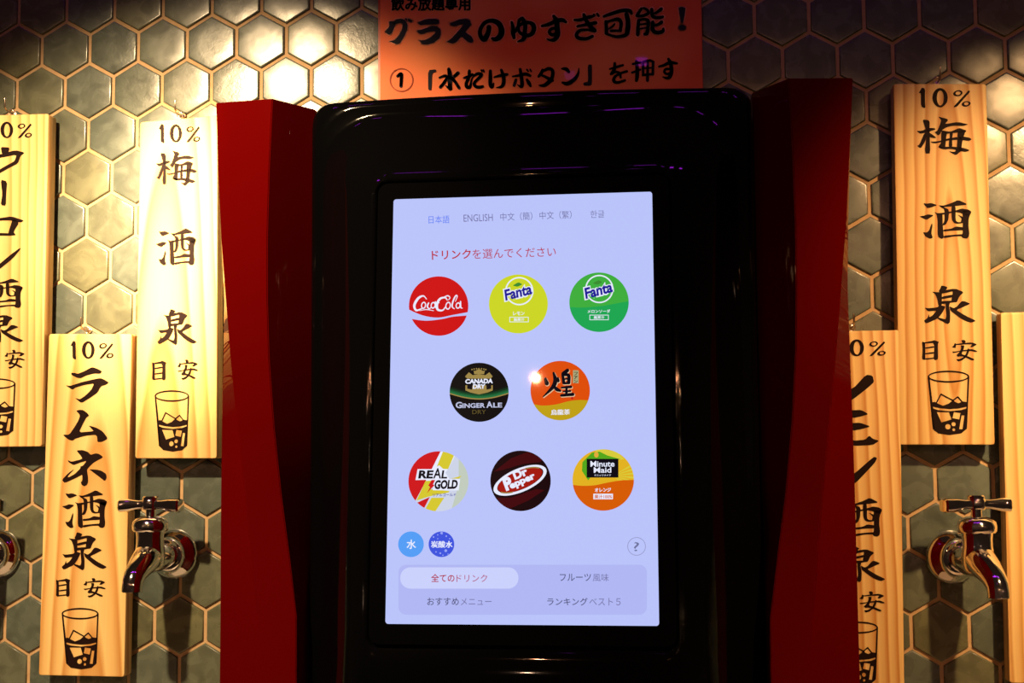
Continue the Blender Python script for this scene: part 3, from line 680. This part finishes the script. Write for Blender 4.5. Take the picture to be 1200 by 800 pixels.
# ---- what the screen shows
B1, B2, B3 = .0003, .0006, .0009
WHT = scr_mat('screen_white', (232, 236, 255)); SIL = scr_mat('screen_silver', (190, 195, 225)); BLK = scr_mat('screen_black', (14, 10, 20))
def button(name, label, cx, cy, r, rgb, ry=None):
    mb = MB(); mt = scr_mat('screen_' + name, rgb)
    put(mb, SCR, B1, mt, [circ(cx, cy, r, ry or r, n=64)])
    return mb, circ(cx, cy, r, ry or r, n=64), label
def finish(mb, label):
    o = mb.build('drink_button', screen); o['label'] = label
def clipped(mb, hull, lift, mt, pts, ox=0, oy=0, sc=1.0):
    p = clip([(ox + x / sc, oy + y / sc) for x, y in pts], hull)
    if len(p) > 2: put(mb, SCR, lift, mt, [p])
def area(mb, hull, lift, mt, pts, ox=0, oy=0, sc=1.0):
    """non-convex patch clipped to the round button, cut into thin columns"""
    clipped(mb, hull, lift, mt, pts, ox, oy, sc)
def below(curve, ybot, ox, oy, sc):  # quads under a wavy line
    return [[a, b, (b[0], ybot), (a[0], ybot)] for a, b in zip(curve[:-1], curve[1:])]
def smooth_curve(pts, k=6):
    xs = [p[0] for p in pts]; out = []
    for i in range(len(pts) - 1):
        a, b = pts[i], pts[i + 1]; z = pts[i - 1] if i else a; c = pts[i + 2] if i + 2 < len(pts) else b
        for q in range(k):
            t = q / k
            out.append(tuple(.5 * (2 * a[j] + (b[j] - z[j]) * t + (2 * z[j] - 5 * a[j] + 4 * b[j] - c[j]) * t * t + (3 * a[j] - z[j] - 3 * b[j] + c[j]) * t ** 3) for j in (0, 1)))
    return out + [pts[-1]]

# red cola button
K = (450, 220, 4.447)
mb, H, lb = button('red', 'red round button with white script lettering and a white wave', 514, 358.5, 34.8, (206, 12, 18))
up_, lo_ = smooth_curve([(125,632),(200,664),(280,676),(360,662),(450,645)]), smooth_curve([(125,680),(215,692),(300,684),(360,671),(450,664)])
for i in range(len(up_) - 1): clipped(mb, H, B2, M_SCREEN, [up_[i], up_[i+1], lo_[i+1], lo_[i]], *K)
for s in ([(222,580,5),(205,563,9),(178,576,16),(158,612,16),(168,638,13),(196,630,7)], [(330,585,6),(318,572,10),(292,578,14),(276,606,17),(280,634,15),(305,638,10),(322,618,6)],
          [(232,600,9),(226,618,10),(236,630,7),(246,622,4)], [(268,594,8),(270,622,9),(278,628,4)], [(270,603,6),(287,598,6)], [(312,570,6),(332,562,8),(344,572,6),(336,584,4)], [(366,630,6),(355,618,9),(360,590,10),(374,562,9),(382,566,6),(372,592,4)],
          [(399,592,8),(400,622,9),(409,627,4)], [(186,640,3),(220,634,6),(258,640,4)]): put(mb, SCR, B3, WHT, stroke([(x, y, w * .78) for x, y, w in s]), *K)
for x, y, a, b in ((206,612,13,19), (256,612,13,18), (334,614,14,21), (386,613,13,17)): put(mb, SCR, B3, WHT, ring_quads(circ(x,y,a,b,rot=.2), circ(x,y,a-5.5,b-6.5,rot=.2)), *K)
finish(mb, lb)
NAVY = scr_mat('screen_navy', (32, 28, 150)); LEAF = scr_mat('screen_leaf', (60, 140, 50))
def fruit_soda(mb, cx, cy, x0, y0, x1, y1, small, boxed):
    put(mb, SCR, B2, WHT, ring_quads(circ(cx, cy, 16.6), circ(cx, cy, 15.0)))
    put(mb, SCR, B2, LEAF, [soften([(cx - 8, cy - 6.5), (cx - 1, cy - 10.5), (cx + 4, cy - 8), (cx - 2, cy - 5)])])
    put_text(mb, SCR, B2 + .0001, WHT, 'Fanta', x0 - 1.4, y0 + 1.6, x1 + 1.4, y1 + 1.4, 15.6, .10, .12)
    put_text(mb, SCR, B3 + .0001, NAVY, 'Fanta', x0, y0, x1, y1, 13.0, .035, .12)
    put_text(mb, SCR, B2, WHT, small, cx - .5 - 3.0 * len(small) / 1.35, cy + 28.3, cx - .5 + 3.0 * len(small) / 1.35, cy + 28.0, 4.2, .02)
    b = (cx - 11.5, cy + 30.2, cx + 11, cy + 36.4)
    for q in ([(b[0], b[1]), (b[2], b[1]), (b[2], b[1] + .7), (b[0], b[1] + .7)], [(b[0], b[3] - .7), (b[2], b[3] - .7), (b[2], b[3]), (b[0], b[3])],
              [(b[0], b[1]), (b[0] + .7, b[1]), (b[0] + .7, b[3]), (b[0], b[3])], [(b[2] - .7, b[1]), (b[2], b[1]), (b[2], b[3]), (b[2] - .7, b[3])]): put(mb, SCR, B2, WHT, [q])
    put_text(mb, SCR, B2, WHT, boxed, cx - 6.5, cy + 35.2, cx + 6, cy + 35.1, 3.8, .02)
mb, H, lb = button('lemon', 'yellow-green round button with dark blue lettering in a white ring', 607.5, 356, 34.5, (204, 214, 38))
fruit_soda(mb, 608.5, 341, 592.5, 352.5, 624, 344.5, 'レモン', '無果汁'); finish(mb, lb)
mb, H, lb = button('lime', 'green round button with dark blue lettering in a white ring', 702, 354, 34.8, (64, 174, 62))
G2 = scr_mat('screen_green', (32, 166, 82))
for q in below(smooth_curve([(240,618),(310,624),(420,616),(500,602),(580,588)]), 780, 0, 0, 1): clipped(mb, H, B1 + .0001, G2, q, 610, 220, 4.447)
fruit_soda(mb, 702.3, 338.5, 686.5, 350.5, 718.5, 342, 'メロンソーダ', '無果汁'); finish(mb, lb)
# ginger ale
K = (510, 410, 8)
mb, H, lb = button('dark', 'black round button with a gold crest and a green band', 561.5, 459.5, 34.6, (10, 8, 12))
GD = scr_mat('screen_gold', (158, 134, 72))
cv = smooth_curve([(130,402),(270,440),(410,455),(550,440),(700,398)])
for i, g in enumerate(((6, 26, 14), (10, 52, 28), (16, 84, 44), (30, 112, 62))):
    mt = scr_mat('screen_deep_green', g)
    for a, b in zip(cv[:-1], cv[1:]): clipped(mb, H, B1 + .00005 + i * .00004, mt, [(a[0], a[1] - 66 + i * 15), (b[0], b[1] - 66 + i * 15), b, a], *K)
for a, b in zip(cv[:-1], cv[1:]): clipped(mb, H, B2, GD, [(a[0], a[1] - 2), (b[0], b[1] - 2), (b[0], b[1] + 9), (a[0], a[1] + 9)], *K)
put(mb, SCR, B2, GD, [[(283,330),(540,330),(540,378),(490,398),(410,416),(330,398),(283,378)], [(360,190),(372,198),(392,186),(410,178),(430,186),(450,198),(466,188),(458,226),(366,226)],
    [(280,248),(316,208),(352,236),(410,226),(470,236),(508,208),(538,248),(520,268),(300,268)]], *K)
for x in (345,365,388,410,434,456,474): put(mb, SCR, B2, GD, [circ(x, 186 - 12 * math.cos((x - 410) / 50), 7, n=8)], *K)
put(mb, SCR, B2 + .0001, BLK, [[(300,326),(350,326),(345,372),(300,362)], [(478,326),(525,326),(525,362),(482,372)]], *K)
put_text(mb, SCR, B3, WHT, 'CANADA', 545, 449.6, 577.5, 449.0, 5.6, .05, .1); put_text(mb, SCR, B3, WHT, 'DRY', 554, 455.4, 568.5, 455.2, 5.4, .05, .1)
put_text(mb, SCR, B3, SIL, 'G', 534, 478.2, 541.5, 478.1, 7.4, .03); put_text(mb, SCR, B3, SIL, 'INGER', 542, 478, 568.5, 477.6, 5.6, .03)
put_text(mb, SCR, B3, SIL, 'A', 570, 477.6, 577.5, 477.4, 7.4, .03); put_text(mb, SCR, B3, SIL, 'LE', 578, 477.4, 588.5, 477.2, 5.6, .03)
put_text(mb, SCR, B3, scr_mat('screen_dim_gold', (98, 84, 40)), 'DRY', 553.5, 485, 569.5, 484.8, 4.8); finish(mb, lb)
# oolong tea
K = (610, 410, 8)
mb, H, lb = button('orange', 'orange and mustard round button with a black brush character', 656.5, 457.5, 34.8, (222, 78, 10))
MU = scr_mat('screen_mustard', (192, 160, 22)); CRM = scr_mat('screen_cream', (226, 190, 150))
for q in below(smooth_curve([(80,498),(200,520),(330,510),(450,480),(560,468),(680,476)]), 700, 0, 0, 1): clipped(mb, H, B1 + .0001, MU, q, *K)
for s in ([(232,268,26),(246,312,42)], [(350,262,20),(352,288,32)], [(310,215,22),(326,285,40),(300,350,36),(212,438,10)], [(312,340,22),(340,368,36),(372,382,22)], [(440,190,34),(402,222,40)], [(395,230,26),(405,308,30)],
          [(400,230,24),(450,238,32),(452,306,32)], [(402,272,16),(450,270,16)], [(405,312,22),(450,310,22)], [(385,352,18),(472,345,26)], [(402,388,16),(466,384,20)], [(382,426,24),(490,415,32)], [(432,345,22),(430,420,26)]):
    put(mb, SCR, B2, CRM, stroke([(x + 5, y + 6, w) for x, y, w in s], grow=3), *K); put(mb, SCR, B3, BLK, stroke(s), *K)
put(mb, SCR, B2, scr_mat('screen_tag', (172, 164, 120)), [[(492,188),(545,190),(545,312),(490,310)]], *K)
for i, ch in enumerate('ファン'): put_text(mb, SCR, B3, BLK, ch, 672.6, 439.5 + i * 4.6, 677, 439.4 + i * 4.6, 3.7, .02)
put(mb, SCR, B3, scr_mat('screen_seal', (180, 20, 20)), [circ(484, 450, 11, n=10)], *K)
[put_text(mb, SCR, B3, WHT, '烏龍茶', 645.8 + d, 486.2, 668 + d, 485.6, 6.4, .004) for d in (-.25, .25)]; finish(mb, lb)
# vitamin drink
K = (470, 520, 8.889)
mb, H, lb = button('pale', 'pale round button with red and yellow slanted stripes and a lightning bolt', 513.8, 563.8, 35.2, (205, 212, 232))
RD, YL = scr_mat('screen_bright_red', (206, 20, 28)), scr_mat('screen_yellow', (214, 200, 48)); PG = scr_mat('screen_pale_green', (194, 204, 190))
clipped(mb, H, B1 + .00005, PG, [(600,60),(760,60),(760,640),(520,700),(600,420)], *K)
for pts in ([(0,0),(430,60),(150,590),(0,700)], [(165,612),(300,552),(235,680),(120,720)]): clipped(mb, H, B1 + .0001, RD, pts, *K)
clipped(mb, H, B1 + .0002, WHT, [(410,80),(570,60),(560,125),(490,262),(420,350),(240,420),(150,600)], *K)
clipped(mb, H, B2, YL, [(440,70),(560,100),(490,262),(365,255)], *K)
for pts in ([(255,385),(330,380),(300,470),(505,490),(495,505),(300,545),(160,590)], [(318,560),(450,560),(345,720),(245,690)], [(520,360),(632,332),(600,362)]): clipped(mb, H, B2, YL, pts, *K)
put(mb, SCR, B2 + .0001, WHT, [[(172,262),(330,262),(398,222),(440,262),(505,368),(150,376)], [(345,372),(615,366),(600,484),(330,482)]], *K)
put(mb, SCR, B3, RD, [[(318,375),(356,375),(332,422),(350,428),(270,512),(302,448),(284,432)]], *K)
put_text(mb, SCR, B3, BLK, 'RE', 490.0, 560.5, 507, 560.5, 9.6, .045, .14); put_text(mb, SCR, B3, BLK, 'A', 507.5, 560.5, 516.8, 560.5, 12.2, .02, .08); put_text(mb, SCR, B3, BLK, 'L', 517, 560.5, 523.8, 560.5, 9.6, .03, .14)
put_text(mb, SCR, B3, BLK, 'GOLD', 508.6, 573.2, 535.8, 572.6, 10.8, .05, .14)
put_text(mb, SCR, B3, NAVY, 'リアルゴールド', 507.2, 581.6, 534.4, 581.2, 3.8, .015); finish(mb, lb)
# cherry cola
K = (565, 520, 8.889)
mb, H, lb = button('maroon', 'dark maroon round button with a tilted white oval and white lettering', 610, 563.2, 35.4, (26, 4, 10))
MR = scr_mat('screen_deep_red', (66, 4, 12))
for pts in ([(120,290),(300,150),(480,80),(640,160),(600,190),(420,210),(220,270)], [(150,560),(300,560),(560,470),(650,480),(480,590),(300,670),(220,660)]): clipped(mb, H, B1 + .0001, MR, pts, *K)
put(mb, SCR, B2, WHT, ring_quads(circ(395,378,296,122,n=64,rot=-.40), circ(397,376,258,98,n=64,rot=-.40)), *K)
put(mb, SCR, B2, scr_mat('screen_ruby', (164, 24, 14)), [circ(395,376,250,96,n=64,rot=-.40)], *K)
for x0, x1, dy in ((430, 600, -1), (190, 340, 1)):
    e = circ(395,377,262,104,n=64,rot=-.40)
    put(mb, SCR, B2 + .0001, GD, [p for p in ring_quads(e, circ(395,377,244,92,n=64,rot=-.40)) if x0 < p[0][0] < x1 and (p[0][1] - 377) * dy > 60], *K)
put_text(mb, SCR, B3, WHT, 'Dr', 603.5, 562.2, 619.3, 556.0, 9.8, .05); put_text(mb, SCR, B3, WHT, 'P', 593.3, 575.4, 602.5, 572.0, 16.0, .06)
put_text(mb, SCR, B3, WHT, 'epper', 599.8, 575.4, 629.2, 562.4, 8.6, .05); finish(mb, lb)
# orange juice
K = (660, 520, 8.889)
mb, H, lb = button('citrus', 'orange fruit round button with a black label and a green leaf', 706.9, 562.2, 36.0, (226, 178, 34))
LM, GR, OR = scr_mat('screen_pulp', (216, 204, 60)), scr_mat('screen_leaf_green', (84, 168, 28)), scr_mat('screen_juice', (214, 92, 6))
clipped(mb, H, B1 + .00005, LM, [(330,40),(560,80),(640,160),(500,170),(350,120)], *K)
clipped(mb, H, B1 + .00008, GR, [(300,90),(380,80),(460,120),(600,160),(420,170),(260,380),(195,280),(200,190)], *K)
for i in range(7):
    a = -.55 + i * .2; clipped(mb, H, B1 + .0001, LM, [(520,330),(520 + 260 * math.cos(a), 330 + 260 * math.sin(a)),(520 + 260 * math.cos(a + .09), 330 + 260 * math.sin(a + .09))], *K)
put(mb, SCR, B1 + .00012, scr_mat('screen_stem', (226, 170, 60)), [circ(345, 112, 24, 30, n=14)], *K)
for q in below(smooth_curve([(80,424),(200,436),(330,430),(450,405),(600,380),(760,374)]), 720, 0, 0, 1): clipped(mb, H, B1 + .00015, OR, q, *K)
put(mb, SCR, B2, BLK, [[(245,155),(575,155),(575,350),(245,350)]], *K)
put_text(mb, SCR, B3, WHT, 'Minute', 691.9, 546.8, 720.2, 546.6, 6.8, .02); put_text(mb, SCR, B3, WHT, 'Maid', 695.8, 553.9, 716.4, 553.7, 6.6, .02); put_text(mb, SCR, B3, WHT, 'ミニッツメイド', 696.5, 557.9, 716, 557.8, 2.4, .01)
put_text(mb, SCR, B3, WHT, 'オレンジ', 697, 576.4, 716, 576.0, 4.8, .03)
put(mb, SCR, B2, WHT, [[(314,518),(518,518),(518,576),(314,576)]], *K); put_text(mb, SCR, B3, OR, '果汁100%', 696.5, 584.2, 717.3, 584, 4.8, .02); finish(mb, lb)
# water, soda, help
mb, H, lb = button('sky', 'small sky-blue round water button', 481.6, 637.5, 15, (84, 158, 246)); put_text(mb, SCR, B2, WHT, '水', 476.4, 643, 487.6, 643, 11, .02); finish(mb, lb)
mb, H, lb = button('royal', 'small royal-blue round soda water button with bubbles', 517.3, 637.5, 15, (62, 84, 222))
[put_text(mb, SCR, B2, WHT, '炭酸水', 505.2 + d, 641.6, 530.2 + d, 641.6, 8, .004) for d in (-.3, .3)]
PB = scr_mat('screen_bubble', (150, 165, 245))
for x, y, r in ((508,629,1), (513,626.5,.8), (517.5,624.4,1.6), (523,628,1), (527,631,.8), (511,646.5,.9), (516,648,1.1), (522.4,645,1.7), (519,650.4,.8), (525,649,.7), (513,631,.7)): put(mb, SCR, B2, PB, [circ(x, y, r, n=10)])
finish(mb, lb)
mb = MB(); GY = scr_mat('screen_grey', (112, 116, 158)); GL = scr_mat('screen_light_grey', (150, 152, 200))
put(mb, SCR, B1, GL, ring_quads(circ(746,640,10.8), circ(746,640,10.0))); put_text(mb, SCR, B1, GY, '?', 742.9, 645.6, 749.0, 645.6, 10.6); o = mb.build('help_button', screen)
# category tabs
def rrpx(x0, y0, x1, y1, r):
    return [(x, y) for x, y in rr(x0, x1, y0, y1, r)]
mb = MB(); put(mb, SCR, .00015, scr_mat('screen_panel', (176, 183, 243)), [rrpx(467, 661.5, 758, 720, 9)]); put(mb, SCR, B1, scr_mat('screen_pill', (202, 209, 252)), [rrpx(469, 664.5, 607.5, 689.5, 12)]); mb.build('menu_panel', screen)
CR, CR2, DK, DK2, BU = scr_mat('screen_crimson', (176, 30, 62)), scr_mat('screen_rose', (178, 70, 112)), scr_mat('screen_slate', (82, 82, 122)), scr_mat('screen_mist', (118, 116, 166)), scr_mat('screen_blue', (92, 124, 242))
mb = MB(); put_text(mb, SCR, B2, CR, '全ての', 505.2, 681.6, 532.6, 681.6, 9.4, .012); put_text(mb, SCR, B2, CR2, 'ドリンク', 535, 681.6, 571, 681.6, 8.6); mb.build('menu_tab', screen)
mb = MB(); put_text(mb, SCR, B2, DK, 'フルーツ', 656, 680.6, 692.6, 680.6, 8.6, .006); put_text(mb, SCR, B2, DK2, '風味', 694.6, 681, 713.4, 681, 9); mb.build('menu_tab', screen)
mb = MB(); put_text(mb, SCR, B2, DK, 'おすすめ', 500.6, 709, 537.6, 709, 9, .006); put_text(mb, SCR, B2, DK2, 'メニュー', 540, 708.8, 576, 708.8, 8.2); mb.build('menu_tab', screen)
mb = MB(); put_text(mb, SCR, B2, DK, 'ランキング', 641.4, 709.2, 688.6, 709.2, 9, .008); put_text(mb, SCR, B2, DK2, 'ベスト５', 690.6, 709.2, 727.2, 709.2, 8.8); mb.build('menu_tab', screen)
mb = MB(); put_text(mb, SCR, B2, BU, '日本語', 502.4, 262, 526.8, 261.4, 9.2); mb.build('language_option', screen)
mb = MB(); put_text(mb, SCR, B2, DK2, 'ENGLISH', 543.4, 259.8, 577.6, 258.8, 8.4); mb.build('language_option', screen)
mb = MB(); put_text(mb, SCR, B2, DK2, '中文（簡）', 586.4, 258.8, 624, 257.6, 9.4); mb.build('language_option', screen)
mb = MB(); put_text(mb, SCR, B2, DK2, '中文（繁）', 632.4, 257.2, 670, 256, 9.4); mb.build('language_option', screen)
mb = MB(); put_text(mb, SCR, B2, DK2, '한글', 692, 255.4, 708.4, 254.8, 8.6); mb.build('language_option', screen)
mb = MB(); put_text(mb, SCR, B2, scr_mat('screen_text_red', (186, 26, 40)), 'ドリンク', 506.2, 304.4, 552, 302.8, 11, .012)
put_text(mb, SCR, B2, scr_mat('screen_text_rose', (182, 52, 78)), 'を選んでください', 554, 303.4, 651.6, 300.4, 11.2); mb.build('heading', screen)
